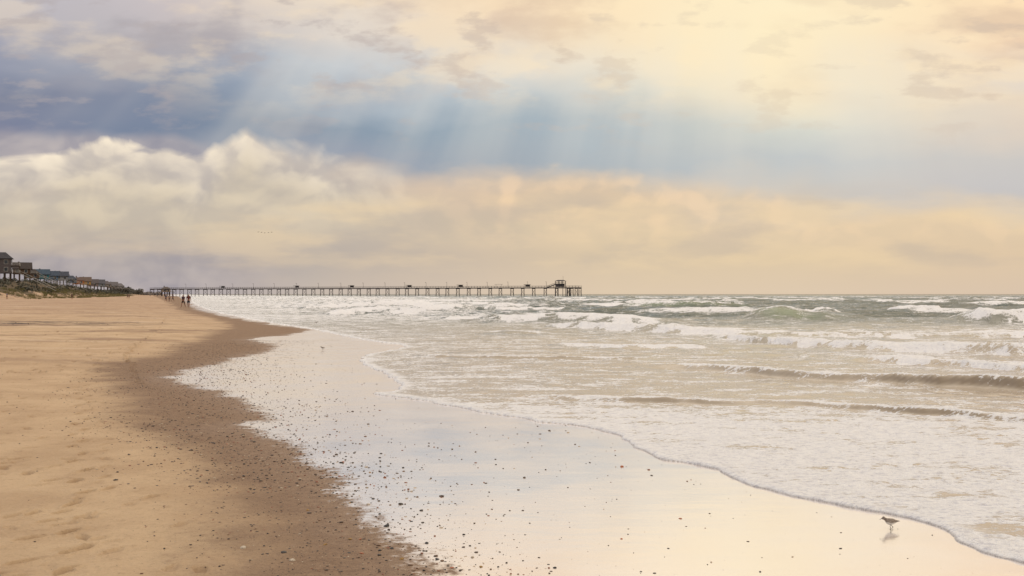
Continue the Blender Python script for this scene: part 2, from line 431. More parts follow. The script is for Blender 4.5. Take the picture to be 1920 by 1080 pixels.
def empty(name,loc,rotz=0):
    e=bpy.data.objects.new(name,None); COL.objects.link(e); e.location=loc; e.rotation_euler=(0,0,rotz)
    e.empty_display_size=0.2; return e
def tag(o_,label,cat,group=None):
    o_['label']=label; o_['category']=cat
    if group: o_['group']=group
def at(px,Yd,dz=0.0):
    X=(px-960)/F*Yd; return (X,Yd,gz(X,Yd)+dz)

# ------------------------------------------------------------ pier
wood=simple('weathered_pier_wood',lin((104,96,94)),lin((76,70,72)),0.6,0.85,0.05)
woodd=simple('dark_pier_wood',lin((80,74,76)),lin((58,54,58)),0.6,0.85,0.05)
PL=Vector(((285-960)/F*890,890,0)); PR=Vector(((1088-960)/F*700,700,0))
dirp=(PR-PL); plen=dirp.length; ang=math.atan2(dirp.y,dirp.x)
pier=empty('fishing_pier',(PL.x,PL.y,0),ang)
tag(pier,'long weathered wooden fishing pier on tall pilings standing in the surf','pier')
DZ=6.9; PW=5.0
bm=bmesh.new()
bm_box(bm,(plen/2,0,DZ-0.25),(plen,PW,0.3))
for sy in (-PW/2+.3,0,PW/2-.3): bm_box(bm,(plen/2,sy,DZ-0.62),(plen,0.3,0.42))
obj_bm('deck',bm,wood,pier)
bm=bmesh.new()
for sy in (-PW/2+.08,PW/2-.08):
    for zz in (0.55,1.1): bm_box(bm,(plen/2,sy,DZ-0.1+zz),(plen,0.08,0.12))
    n=int(plen/2.4)
    for i in range(n+1): bm_box(bm,(i*plen/n,sy,DZ+0.42),(0.12,0.1,1.05))
obj_bm('railing',bm,wood,pier)
bm=bmesh.new()
for sy in (-2.1,2.1):
    bm_cyl(bm,(0,sy*1.15,-4),(0,sy,DZ-0.8),0.27,0.22)
bm_box(bm,(0,0,DZ-1.0),(0.4,PW,0.4))
bm_cyl(bm,(0.1,-2.3,1.8),(0.1,2.1,DZ-1.4),0.09); bm_cyl(bm,(-0.1,2.3,1.8),(-0.1,-2.1,DZ-1.4),0.09)
pil=obj_bm('piling',bm,woodd,pier,True)
nb_=46; step=plen/nb_
for i in range(nb_+1):
    if i==0: pil.location=(0,0,0); continue
    c=pil.copy(); COL.objects.link(c); c.parent=pier; c.location=(i*step+random.uniform(-.4,.4),0,0)
for i,dx in enumerate((-9.5,-6.5,-3.2)):
    c=pil.copy(); COL.objects.link(c); c.parent=pier; c.location=(plen+dx,0.3,0)
def pier_s(px):
    k_=(px-960)/F; c_,s_=math.cos(ang),math.sin(ang)
    return (k_*PL.y-PL.x)/(c_-k_*s_)
bm=bmesh.new()
bm_cyl(bm,(0,0,DZ-.1),(0,0,DZ+4.0),0.13,0.08,6); bm_box(bm,(0,-0.5,DZ+4.0),(0.14,1.1,0.12)); bm_box(bm,(0,-1.0,DZ+3.9),(0.34,0.5,0.16))
lamp=obj_bm('lamp_post',bm,woodd,pier)
first=True
for px in (345,383,433,472,511,553,594,636,678,719,756,796,835,873,911,950,987,1022):
    l=lamp if first else lamp.copy()
    if not first: COL.objects.link(l); l.parent=pier
    l.location=(pier_s(px),2.2,0); first=False
bm=bmesh.new()
for sx in (-1.8,1.8):
    for sy in (-.9,.9): bm_cyl(bm,(sx,sy,DZ-.1),(sx,sy,DZ+1.9),0.09,seg=6)
bm_box(bm,(0,0,DZ+2.0),(4.6,2.6,0.22)); bm_box(bm,(0,0.6,DZ+.45),(3.4,0.5,0.1)); bm_box(bm,(0,0.9,DZ+.95),(3.4,0.08,0.9))
bm_box(bm,(0,0.85,DZ+1.2),(3.5,0.06,1.3))
sh=obj_bm('shelter',bm,woodd,pier); first=True
for px in (416,555,658,766,862,988):
    l=sh if first else sh.copy()
    if not first: COL.objects.link(l); l.parent=pier
    l.location=(pier_s(px),0.4,0); first=False
bm=bmesh.new(); 
for sx in (-2.2,2.2): bm_cyl(bm,(sx,0,DZ-.1),(sx,0,DZ+2.2),0.08,seg=6)
bm_box(bm,(0,0,DZ+2.3),(6,2.0,0.14))
l=obj_bm('canopy',bm,woodd,pier); l.location=(pier_s(935),0,0)
sx=pier_s(1051)
bm=bmesh.new()
for ax in (-2.8,0,2.8):
    for ay in (-2.2,2.2): bm_cyl(bm,(ax,ay,-4 if ax else DZ),(ax,ay,DZ+4.3),0.2,seg=6)
bm_box(bm,(0,0,DZ+2.3),(6.4,5.4,0.3)); bm_box(bm,(0,-2.3,DZ+1.2),(5.6,0.12,2.1)); bm_box(bm,(2.1,0,DZ+1.2),(0.12,4.4,2.1))
for zz in (2.9,3.35): 
    for sy in (-2.5,2.5): bm_box(bm,(0,sy,DZ+zz),(6.2,0.1,0.12))
obj_bm('lookout_tower',bm,woodd,pier).location=(sx,0,0)
bm=bmesh.new()
v=[(-3.6,-3.0,4.3),(3.6,-3.0,4.3),(3.6,3.0,4.3),(-3.6,3.0,4.3),(-2.1,0,5.2),(2.1,0,5.2)]
vs=[bm.verts.new((a,b,c+DZ)) for a,b,c in v]
for f in ((0,1,5,4),(2,3,4,5),(1,2,5),(3,0,4),(3,2,1,0)): bm.faces.new([vs[i] for i in f])
obj_bm('tower_roof',bm,woodd,pier).location=(sx,0,0)
bm=bmesh.new()
for sy in (-1.0,1.0):
    bm_box(bm,(-6.4,sy,DZ+1.15),(7.6,0.15,0.35),Matrix.Rotation(-math.atan2(2.4,7.0),3,'Y'))
    bm_box(bm,(-6.4,sy,DZ+2.15),(7.6,0.1,0.12),Matrix.Rotation(-math.atan2(2.4,7.0),3,'Y'))
for i in range(12): bm_box(bm,(-9.6+i*0.56,0,DZ+0.1+i*0.19),(0.35,2.0,0.08))
obj_bm('staircase',bm,woodd,pier).location=(sx,-.5,0)
bm=bmesh.new()
bm_cyl(bm,(0,0,DZ+5.0),(0,0,DZ+8.0),0.07,0.04,6); bm_box(bm,(0,0,DZ+7.3),(0.9,0.06,0.06))
obj_bm('mast',bm,woodd,pier).location=(sx+2,0,0)

# ------------------------------------------------------------ houses
glass=simple('dark_window_glass',lin((60,70,82)),lin((40,48,60)),1,0.15,0.0)
trim=simple('white_trim_paint',lin((170,168,165)),lin((150,148,146)),2,0.6,0.003)
concr=simple('old_timber',lin((96,84,76)),lin((70,62,58)),1,0.85,0.01)
def house(px,Yd,w,dp,st,colr,roofc,label,style='gable',baseh=2.2,rot=0.42,dz=0,stairs=True):
    X=(px-960)/F*Yd; z0=gz(X,Yd)+dz
    e=empty('beach_house',(X,Yd,z0),rot); tag(e,label,'house','beach houses along the dune')
    wm_=simple('siding_paint',lin(colr),lin(tuple(c*0.82 for c in colr)),0.8,0.8,0.02,(1,1,6))
    rm=simple('roof_shingles',lin(roofc),lin(tuple(c*0.75 for c in roofc)),2.0,0.9,0.03)
    h=st*2.9; b=baseh
    bm=bmesh.new(); bm_box(bm,(0,0,b+h/2),(dp,w,h))
    if style=='gable':
        for sx_ in (-dp/2,dp/2):
            vs=[bm.verts.new((sx_,-w/2,b+h)),bm.verts.new((sx_,w/2,b+h)),bm.verts.new((sx_,0,b+h+w*0.30))]
            bm.faces.new(vs)
    obj_bm('wall',bm,wm_,e)
    bm=bmesh.new(); oh=0.7
    if style=='gable':
        for sg in (-1,1):
            a=math.atan2(w*0.30,w/2); L=(w/2+oh)/math.cos(a)
            bm_box(bm,(0,sg*(w/2+oh)/2,b+h+w*0.30-math.tan(a)*(w/2+oh)/2+0.14),(dp+2*oh,L,0.22),Matrix.Rotation(-sg*a,3,'X'))
    else:
        zt=b+h
        v=[(-dp/2-oh,-w/2-oh,zt),(dp/2+oh,-w/2-oh,zt),(dp/2+oh,w/2+oh,zt),(-dp/2-oh,w/2+oh,zt),(-dp*.2,0,zt+w*.26),(dp*.2,0,zt+w*.26)]
        vs=[bm.verts.new((q[0],q[1],q[2]+.004)) for q in v]
        for f in ((0,1,5,4),(2,3,4,5),(1,2,5),(3,0,4),(3,2,1,0)): bm.faces.new([vs[i] for i in f])
    rf=obj_bm('roof',bm,rm,e)
    bm=bmesh.new(); bm_box(bm,(-dp*0.2,w*0.15,b+h+w*0.28),(0.8,0.8,1.6)); obj_bm('chimney',bm,concr,rf)
    bm=bmesh.new(); bm_cyl(bm,(0,0,-5),(0,0,b),0.2,seg=6); pl0=obj_bm('piling',bm,concr,e); fst=True
    for i in range(4):
        for j in range(3):
            q_=pl0 if fst else pl0.copy()
            if not fst: COL.objects.link(q_); q_.parent=e
            fst=False; q_.location=(-dp/2+.4+i*(dp-.8)/3,-w/2+.4+j*(w-.8)/2,0)
    for s_ in range(st):
        zf=b+s_*2.9
        bm=bmesh.new(); bm_box(bm,(dp/2+1.5,0,zf+.1),(3.0,w,0.22))
        for yy_ in (-w/2+.15,0,w/2-.15): bm_cyl(bm,(dp/2+2.85,yy_,(zf-2.9 if s_ else -4)),(dp/2+2.85,yy_,zf),0.12,seg=6)
        obj_bm('balcony',bm,concr,e)
        bm=bmesh.new()
        for zz in (.55,1.1): bm_box(bm,(dp/2+2.92,0,zf+.2+zz),(0.07,w,0.09)); bm_box(bm,(dp/2+1.5,-w/2+.04,zf+.2+zz),(2.8,0.07,0.09))
        for i in range(int(w/0.5)): bm_box(bm,(dp/2+2.92,-w/2+.25+i*0.5,zf+.75),(0.06,0.06,1.0))
        for i in range(6): bm_box(bm,(dp/2+.3+i*.5,-w/2+.04,zf+.75),(0.06,0.06,1.0))
        obj_bm('railing',bm,trim,e)
        nw=max(2,int(dp/3.2))
        for i in range(nw):
            xx=-dp/2+(i+.5)*dp/nw
            wn_=bmesh.new(); bm_box(wn_,(xx,-w/2-.03,zf+1.55),(1.2,0.10,1.4)); wi=obj_bm('window',wn_,glass,e)
            wn_=bmesh.new()
            for q in (-.68,.68): bm_box(wn_,(xx+q,-w/2-.06,zf+1.55),(.14,.14,1.7))
            for q in (-.78,.78): bm_box(wn_,(xx,-w/2-.06,zf+1.55+q),(1.22,.14,.14))
            obj_bm('frame',wn_,trim,wi)
        for q in (-w*.28,w*.28):
            wn_=bmesh.new(); bm_box(wn_,(dp/2+.03,q,zf+1.45),(0.1,w*.25,1.8)); obj_bm('window',wn_,glass,e)
        if s_==0:
            wn_=bmesh.new(); bm_box(wn_,(dp/2+.05,0,zf+1.25),(0.1,1.0,2.05)); obj_bm('door',wn_,trim,e)
    if stairs:
        bm=bmesh.new(); n_=26
        for i in range(n_): bm_box(bm,(dp/2+3.2+i*.5,-w*.2,b-.1-i*0.26),(0.5,1.5,0.1))
        for sy in (-.75,.75):
            a=math.atan2(.26,.5); Ls=n_*.5/math.cos(a)
            for zz in (0,1.0): bm_box(bm,(dp/2+3.2+n_*.25,-w*.2+sy,b-.1-n_*.13+zz),(Ls,.1,.18),Matrix.Rotation(a,3,'Y'))
        obj_bm('staircase',bm,trim,e)
    return e
house(3,395,10,7,2,(96,90,94),(64,62,68),'tall grey timber beach house with stacked balconies on the dune','hip',3.8)
house(41,510,10,8,1,(94,74,62),(68,58,56),'low brown timber beach house with wide roof on the dune','gable',4.4)
house(60,560,9,7,1,(102,84,72),(70,62,60),'brown shingled beach house beside the dune walkway','hip',4.2)
house(79,580,9,7,1,(50,130,148),(68,86,104),'teal painted beach house with grey gable roof','gable',4.4)
house(97,610,9,7,1,(74,110,146),(68,80,98),'slate blue beach house with gable roof','gable',4.4)
house(116,650,9,7,1,(144,148,158),(72,76,90),'pale grey beach house with gable roof','gable',4.4)
house(108,760,12,9,1,(120,132,148),(74,80,92),'two-tone grey-blue beach house behind the front row','hip',7.2,stairs=False)
house(133,720,10,7,1,(96,110,130),(70,76,90),'dusty blue beach house with hip roof','hip',4.4,stairs=False)
house(147,770,10,8,1,(190,122,76),(108,86,78),'orange-tan beach house with hip roof','hip',4.2,stairs=False)
house(160,820,11,8,1,(204,164,100),(112,94,84),'yellow-tan beach house with gable roof','gable',4.0,stairs=False)
house(173,870,11,9,1,(142,124,126),(94,86,88),'grey-brown beach house with gable roof','gable',4.0,stairs=False)
house(186,940,12,9,1,(130,138,152),(90,88,96),'blue-grey beach house with gable roof','gable',4.0,stairs=False)
house(198,1020,13,10,1,(152,140,134),(106,98,100),'pale beach house among dune shrubs','hip',4.0,stairs=False)  # walls and roofs of the farthest houses lightened to stand in for haze
house(211,1110,13,10,1,(148,138,134),(112,106,108),'pale beach house among dune shrubs','gable',4.2,stairs=False)
house(224,1200,14,10,1,(150,146,148),(120,114,116),'pale beach house among dune shrubs','hip',4.2,stairs=False)
house(311,1000,9,8,1,(150,134,120),(120,110,106),'small pier entrance building with hip roof','hip',1.0,stairs=False,dz=3.0)

def leaf_mass(name,pts,mat,sz):
    vs=[];fs=[]
    for (c,r,n) in pts:
        for i in range(n):
            v=rng.normal(size=3); v/=np.linalg.norm(v); q=np.array(c)+v*np.array(r)*rng.uniform(.5,1)**.5
            a=rng.normal(size=3); a/=np.linalg.norm(a); b=np.cross(a,v); b/=np.linalg.norm(b)+1e-9
            k_=len(vs); s_=sz*rng.uniform(.6,1.4)
            vs+= [tuple(q-a*s_),tuple(q+b*s_),tuple(q+a*s_),tuple(q-b*s_*.8)]; fs.append((k_,k_+1,k_+2,k_+3))
    me=bpy.data.meshes.new(name); me.from_pydata(vs,[],fs); me.materials.append(mat)
    ob=bpy.data.objects.new(name,me); COL.objects.link(ob); return ob
leafm=simple('shrub_leaves',lin((92,90,78)),lin((66,66,58)),0.3,0.8,0.01)
leaff=simple('haze_tinted_leaves',lin((148,140,136)),lin((130,125,125)),0.1,0.9,0.01)  # distance haze painted in as a paler leaf colour
pts=[]
for px in np.arange(212,264,3.2):
    Yd=1300+rng.uniform(-60,60); q=at(px,Yd); h=rng.uniform(3,7)
    pts.append(((q[0],q[1],q[2]+h*.5),(rng.uniform(3,5),4,h*.7),110))
ob=leaf_mass('tree_line',pts,simple('far_shrub_leaves',lin((112,108,100)),lin((92,90,86)),0.3,0.8,0.01),1.0); ob['kind']='stuff'; tag(ob,'far row of wind-shaped shrubs and low trees behind the dune','trees')  # far leaves lightened, haze put into their colour
pts=[]
for px in np.arange(245,300,3.5):
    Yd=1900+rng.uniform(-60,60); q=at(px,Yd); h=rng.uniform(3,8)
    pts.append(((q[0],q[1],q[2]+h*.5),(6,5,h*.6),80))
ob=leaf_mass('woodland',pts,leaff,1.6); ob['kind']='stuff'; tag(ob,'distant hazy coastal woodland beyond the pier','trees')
pts=[]; 
for i in range(420):
    Yd=rng.uniform(330,1150); X=np.interp(Yd,Tn[:,1],Tn[:,0])-rng.uniform(8,42)
    z0=gz(X,Yd); h=rng.uniform(.5,1.4)
    pts.append(((X,Yd,z0+h*.3),(rng.uniform(1,3.2),rng.uniform(1,3),h),36))
ob=leaf_mass('dune_shrubs',pts,leafm,0.4); ob['kind']='stuff'; tag(ob,'low green-brown shrubs covering the dune','shrubs')
vs=[];fs=[]
for i in range(2600):
    Yd=rng.uniform(300,900); X=np.interp(Yd,Tn[:,1],Tn[:,0])+rng.uniform(-14,2)
    z0=float(ground_z(np.array([X]),np.array([Yd]))[0]) if i%5==0 else z0
    if i%5==0: bX,bY=X,Yd
    X=bX+rng.normal()*.5; Yd=bY+rng.normal()*.5
    for j in range(7):
        a=rng.uniform(0,6.28); h=rng.uniform(.5,1.1); x0=X+rng.normal()*.25; y0=Yd+rng.normal()*.25
        k_=len(vs); vs+=[(x0-.05,y0,z0-.2),(x0+.05,y0,z0-.2),(x0+math.cos(a)*.4,y0+math.sin(a)*.4,z0+h)]; fs.append((k_,k_+1,k_+2))
me=bpy.data.meshes.new('dune_grass'); me.from_pydata(vs,[],fs); me.materials.append(simple('dune_grass',lin((132,122,84)),lin((96,96,62)),.5,.9))
ob=bpy.data.objects.new('dune_grass',me); COL.objects.link(ob); ob['kind']='stuff'; tag(ob,'tufts of dry dune grass at the foot of the dune','grass')

# ------------------------------------------------------------ skin helper
def skin_mesh(name,verts,edges,radii,root=0,sub=1):
    me=bpy.data.meshes.new(name); bm=bmesh.new(); ly=bm.verts.layers.skin.verify()
    bv=[]
    for i,(v,r) in enumerate(zip(verts,radii)):
        q=bm.verts.new(v); q[ly].radius=(r,r) if not isinstance(r,tuple) else r; q[ly].use_root=(i==root); bv.append(q)
    for a,b in edges: bm.edges.new((bv[a],bv[b]))
    bm.to_mesh(me); bm.free()
    ob=bpy.data.objects.new('tmp',me); COL.objects.link(ob)
    md=ob.modifiers.new('Skin','SKIN'); md.use_smooth_shade=True
    s_=ob.modifiers.new('Sub','SUBSURF'); s_.levels=sub; s_.render_levels=sub
    dg=bpy.context.evaluated_depsgraph_get(); dg.update()
    out=bpy.data.meshes.new_from_object(ob.evaluated_get(dg)); out.name=name
    bpy.data.objects.remove(ob)
    for f in out.polygons: f.use_smooth=True
    return out
skinm=simple('skin',lin((150,108,88)),lin((130,92,74)),6,.6,.002)
def person(px,Yd,hgt,face,stride,shirt,shorts,hair,label,group=None,longhair=False,arm=0.0,X=None):
    Xp=(px-960)/F*Yd; z0=gz(Xp,Yd)
    e=empty('person',(Xp,Yd,z0),face); e.scale=(hgt/1.78*1.08,hgt/1.78*1.08,hgt/1.78)
    tag(e,label,'person',group)
    V=[];E=[];R=[]
    def add(v,r,p_=None):
        V.append(v);R.append(r)
        if p_ is not None: E.append((p_,len(V)-1))
        return len(V)-1
    pel=add((0,0,.96),(.15,.11)); sp=add((0,.0,1.16),(.135,.10),pel); ch=add((0,.01,1.38),(.17,.115),sp)
    nk=add((0,.015,1.52),.058,ch); hb=add((0,.035,1.60),.078,nk); ht=add((0,.03,1.69),.088,hb)
    add((0,.125,1.625),.016,hb)
    for sg in (-1,1):
        add((sg*.085,.02,1.64),.018,hb)
        st_=stride*sg
        hp=add((sg*.09,0,.90),.095,pel); kn=add((sg*.10,st_*.22+.03,.50),.062,hp); an_=add((sg*.10,st_*.40-.04,.09+max(0,-st_)*.06),.042,kn)
        add((sg*.11,st_*.40+.13,.035+max(0,-st_)*.02),.036,an_)
        so=add((sg*.175,0,1.44),.06,ch); el=add((sg*.235,-st_*.12-.02,1.16),.043,so); wr=add((sg*.24,-st_*.24+.05+arm,.93+arm*.6),.028,el)
        pa=add((sg*.24,-st_*.27+.07+arm,.86+arm*.6),(.026,.036),wr)
        for q,(oy,l_) in enumerate(((-.03,.065),(-.01,.08),(.01,.085),(.03,.075))):
            add((sg*.24,-st_*.27+.07+oy*1.1+arm,.86-l_+arm*.6),.009,pa)
        add((sg*.225,-st_*.27+.12+arm,.83+arm*.6),.010,pa)
    b=bpy.data.objects.new('body',skin_mesh('body',V,E,R)); b.data.materials.append(skinm); COL.objects.link(b); b.parent=e
    V2=[(0,0,1.0),(0,0,1.16),(0,.01,1.38),(0,.012,1.48)]; R2=[(.165,.125),(.155,.12),(.185,.13),(.09,.09)]; E2=[(0,1),(1,2),(2,3)]
    for sg in (-1,1):
        V2+= [(sg*.178,0,1.44),(sg*.218,-stride*sg*.08-.015,1.24)]; R2+=[.072,.062]; k_=len(V2); E2+=[(2,k_-2),(k_-2,k_-1)]
    s_=bpy.data.objects.new('shirt',skin_mesh('shirt',V2,E2,R2)); s_.data.materials.append(simple('shirt_cloth',lin(shirt),None,4,.9)); COL.objects.link(s_); s_.parent=e
    V3=[(0,0,1.02),(0,0,.94)]; R3=[(.158,.118),(.162,.122)]; E3=[(0,1)]
    for sg in (-1,1):
        V3+= [(sg*.092,0,.87),(sg*.10,stride*sg*.18+.02,.56)]; R3+=[.108,.082]; k_=len(V3); E3+=[(1,k_-2),(k_-2,k_-1)]
    s_=bpy.data.objects.new('shorts',skin_mesh('shorts',V3,E3,R3)); s_.data.materials.append(simple('shorts_cloth',lin(shorts),None,4,.9)); COL.objects.link(s_); s_.parent=e
    V4=[(0,.0,1.70),(0,-.035,1.62)]; R4=[.098,.075]; E4=[(0,1)]
    if longhair: V4.append((0,-.07,1.46)); R4.append(.06); E4.append((1,2))
    s_=bpy.data.objects.new('hair',skin_mesh('hair',V4,E4,R4)); s_.data.materials.append(simple('hair',lin(hair),None,20,.7)); COL.objects.link(s_); s_.parent=e
    return e
g='people walking along the beach'
person(343.5,136,1.76,2.9,.8,(72,52,66),(36,32,40),(44,34,30),'person in maroon top and dark shorts walking on damp sand',g,True)
person(353.5,135,1.86,3.3,-.7,(98,48,46),(32,34,44),(38,32,28),'person in red shirt and dark shorts walking on damp sand',g)
person(311,222,1.74,3.0,.6,(90,96,116),(80,78,84),(76,66,60),'person in navy shirt strolling along the misty shore',g)
person(317.5,232,1.68,3.4,-.6,(160,150,140),(96,94,102),(86,72,64),'person in pale shirt strolling along the misty shore',g,True)
person(324,238,1.78,2.8,.7,(116,104,104),(84,80,84),(72,64,60),'person in brown shirt strolling along the misty shore',g)
person(239,380,1.78,3.0,.5,(70,70,80),(50,50,56),(50,42,38),'person in dark clothes walking far along the beach',g)
person(242,382,1.70,3.2,-.5,(90,76,76),(56,52,56),(60,48,40),'person in brown top walking far along the beach',g,True)
person(135,310,1.75,3.0,.2,(58,58,66),(44,44,50),(48,40,36),'person in dark clothes standing near the dune',g)
person(13,262,1.75,2.4,.1,(60,96,140),(60,60,70),(48,40,36),'person in blue shirt standing near the dune',g)

# ------------------------------------------------------------ shorebirds
def bird_mats():
    m,t,o=newmat('sandpiper_plumage'); p=opos(t); x,y,z=sep(t,p)
    nn=noise(t,p,110,4,.7)
    back=mixc(t,sstep(t,.4,.6,nn),(.12,.09,.075),(.36,.31,.27))
    c=mixc(t,sstep(t,.060,.082,z+(nn-.5)*.012+M(t,'ABSOLUTE',y)*-.10),(.60,.57,.53),back)
    s_=princ(t,c,.8,bump(t,nn,.4,.003),.2); t.links.new(s_.k,o.inputs[0]); return m
plum=bird_mats(); blackm=simple('black_horn',(.03,.03,.03),(.05,.045,.04),30,.4,.0)
wingm=simple('mottled_wing_feathers',(.12,.095,.08),(.36,.30,.25),90,.8,.002,(0.4,1,1))
def loft(rings,seg=16):
    bm=bmesh.new(); all_=[]
    for (cx,cy,cz,rx,ry) in rings:
        all_.append([bm.verts.new((cx,cy+ry*math.cos(a),cz+rx*math.sin(a))) for a in [2*math.pi*i/seg for i in range(seg)]])
    for a,b in zip(all_[:-1],all_[1:]):
        for i in range(seg): bm.faces.new((a[i],a[(i+1)%seg],b[(i+1)%seg],b[i]))
    bm.faces.new(all_[0][::-1]); bm.faces.new(all_[-1]); return bm
bird_parts={}
def bird(px,py,sc,face,label):
    X,Yd=P2W(px,py); z0=max(gz(X,Yd),-.01)
    e=empty('sandpiper',(X,Yd,z0),face); e.scale=(sc,)*3; tag(e,label,'bird','shorebirds feeding at the water edge')
    if not bird_parts:
        bm=loft([(-.098,0,.071,.002,.010),(-.075,0,.072,.008,.014),(-.05,0,.074,.022,.022),(-.02,0,.073,.031,.029),(.012,0,.074,.034,.031),(.036,0,.081,.029,.026),(.052,0,.094,.020,.018),(.062,0,.106,.0175,.016),(.074,0,.113,.018,.0165),(.086,0,.112,.013,.012),(.092,0,.110,.005,.005),(.105,0,.106,.0028,.0028),(.122,0,.1,.0012,.0012)])
        me=bpy.data.meshes.new('body'); 
        for (pt) in (((0,.012,.05),(.010,.013,.028),(-.004,.013,.002),(.014,.013,.002)),((-.01,-.012,.05),(-.026,-.013,.03),(-.044,-.013,.012),(-.030,-.013,.004))):
            for a,b in zip(pt[:-1],pt[1:]): bm_cyl(bm,a,b,.0032,.0026,6)
        bm.to_mesh(me); bm.free(); me.materials.append(plum); me.materials.append(blackm)
        for f in me.polygons:
            f.use_smooth=True
            if f.center.z<.040 or f.center.x>.091: f.material_index=1
        bird_parts['body']=me
        for sg in (1,-1):
            bm=loft([(.035,sg*.024,.084,.006,.004),(.015,sg*.029,.083,.018,.006),(-.02,sg*.027,.082,.017,.006),(-.055,sg*.017,.079,.011,.005),(-.09,sg*.008,.075,.005,.003),(-.112,sg*.004,.073,.0015,.001)])
            me=bpy.data.meshes.new('wing'); bm.to_mesh(me); bm.free(); me.materials.append(wingm)
            for f in me.polygons: f.use_smooth=True
            bird_parts[('wing',sg)]=me
            bm=bmesh.new(); bmesh.ops.create_uvsphere(bm,u_segments=8,v_segments=6,radius=.0028)
            for v in bm.verts: v.co+=Vector((.078,sg*.0150,.116))
            me=bpy.data.meshes.new('eye'); bm.to_mesh(me); bm.free(); me.materials.append(blackm); bird_parts[('eye',sg)]=me
    for k_,me in bird_parts.items():
        nm=k_ if isinstance(k_,str) else k_[0]
        ob=bpy.data.objects.new(nm,me); COL.objects.link(ob); ob.parent=e
bird(1668,991,.76,math.pi+0.25,'small sandpiper with mottled back running on wet sand by the foam')
bird(605,656,.9,math.pi-.5,'small sandpiper standing on shining wet sand')
bird(593,606,.9,0.3,'small sandpiper standing at the edge of the swash')
fl=simple('pelican_feathers',lin((160,152,146)),lin((130,122,120)),3,.8)
def pelican(px,py,Yd,sc):
    X=(px-960)/F*Yd; Z_=H+(HY-py)/F*Yd
    bm=loft([(-.55,0,0,.02,.08),(-.35,0,0,.10,.12),(0,0,0,.15,.16),(.3,0,.03,.10,.10),(.42,0,.12,.06,.06),(.5,0,.16,.07,.06),(.6,0,.14,.04,.04),(.95,0,.03,.01,.015)],10)
    ob=obj_bm('pelican',bm,fl,None,True,(X,Yd,Z_)); ob.rotation_euler=(0,0,.3); ob.scale=(sc,)*3
    tag(ob,'brown pelican gliding with wings spread low over the beach','bird','line of pelicans in flight')
    for sg in (-1,1):
        bm=bmesh.new(); L_=[(.0,.12,.05,.34),(.08,.55,.22,.34),(.0,1.05,.12,.22),(-.15,1.25,.02,.05)]
        top=[bm.verts.new((a+c/2,sg*b,z_)) for a,b,z_,c in L_]; bt=[bm.verts.new((a-c/2,sg*b,z_)) for a,b,z_,c in L_]
        for i in range(3): bm.faces.new((top[i],top[i+1],bt[i+1],bt[i]))
        w_=obj_bm('wing',bm,fl,ob); 
for i,(px,py) in enumerate(((484,435),(490,435.6),(496,436.6),(503,436.4),(509,435.4))): pelican(px,py,430+i*4,0.7)

# ------------------------------------------------------------ pebbles and shells
def pebcol(name):
    m,t,o=newmat(name); n=t.nodes.new('ShaderNodeAttribute'); n.attribute_name='tint'; c=S(t,n.outputs['Color'])
    p=opos(t); nn=noise(t,p,140,3,.6)
    s_=princ(t,mixc(t,nn*0.5,c,(.03,.025,.02)),.45,bump(t,nn,.4,.003),.4); t.links.new(s_.k,o.inputs[0]); return m
pm=pebcol('shell_fragment')
bm=bmesh.new(); bmesh.ops.create_icosphere(bm,subdivisions=1,radius=1); 
ico=np.array([v.co[:] for v in bm.verts]); icf=np.array([[v.index for v in f.verts] for f in bm.faces]); bm.free()
N=17000
Yp=5.2+34*rng.random(N*3)**1.5; 
Xp=np.interp(Yp,[5,6.5,7.5,8.5,9.7,11,13.6,15,17,19.5,22,30,36],[-.45,-.7,-1.25,-1.6,-2.2,-2.7,-4.3,-4.2,-5.2,-6.8,-7.,-8.8,-9.5])
Xp=Xp+rng.normal(-0.05,0.34+0.045*Yp.clip(0,20),N*3)
sel=rng.random(N*3)<np.where(Xp>0,.5,1.0); Xp=Xp[sel][:N];Yp=Yp[sel][:N]
xs2=rng.uniform(-2.5,4,800); ys2=rng.uniform(5.5,14,800); 
xs3=rng.uniform(-9,-2,700); ys3=rng.uniform(6,26,700)
Xp=np.concatenate([Xp,xs2,xs3]);Yp=np.concatenate([Yp,ys2,ys3]); 
dc=sdist(Xp,Yp,C); k_=dc<-.15; Xp=Xp[k_];Yp=Yp[k_]; N=len(Xp)
zp=ground_z(Xp,Yp)
sz=0.0025+0.011*rng.random(N)**3.2; sz*=np.where(Yp<9,0.8,1.25)
ln=len(ico)
V=np.zeros((N,ln,3)); tint=np.zeros((N,ln,4)); pal=np.array([lin(c) for c in ((58,48,44),(78,60,50),(92,74,60),(150,92,66),(205,185,160),(48,44,46),(120,86,60))])
for i in range(N):
    s_=sz[i]*np.array([rng.uniform(.7,1.5),rng.uniform(.6,1.1),rng.uniform(.25,.6)])
    a=rng.uniform(0,6.28); R_=np.array([[math.cos(a),-math.sin(a),0],[math.sin(a),math.cos(a),0],[0,0,1]])
    V[i]=((ico*(1+rng.uniform(-.2,.2,(ln,1))))*s_)@R_.T+np.array([Xp[i],Yp[i],zp[i]+s_[2]*.4])
    tint[i,:,:3]=pal[rng.choice(7,p=[.22,.20,.16,.11,.11,.11,.09])]; tint[i,:,3]=1
Fc=(icf[None]+ (np.arange(N)*ln)[:,None,None]).reshape(-1,3)
me=bpy.data.meshes.new('shell_gravel'); me.from_pydata(V.reshape(-1,3).tolist(),[],Fc.tolist())
ca=me.color_attributes.new('tint','FLOAT_COLOR','POINT'); ca.data.foreach_set('color',tint.ravel().astype(np.float32))
me.materials.append(pm); ob=bpy.data.objects.new('shell_gravel',me); COL.objects.link(ob); ob['kind']='stuff'
tag(ob,'scattered dark shell fragments and gravel along the damp sand','gravel')
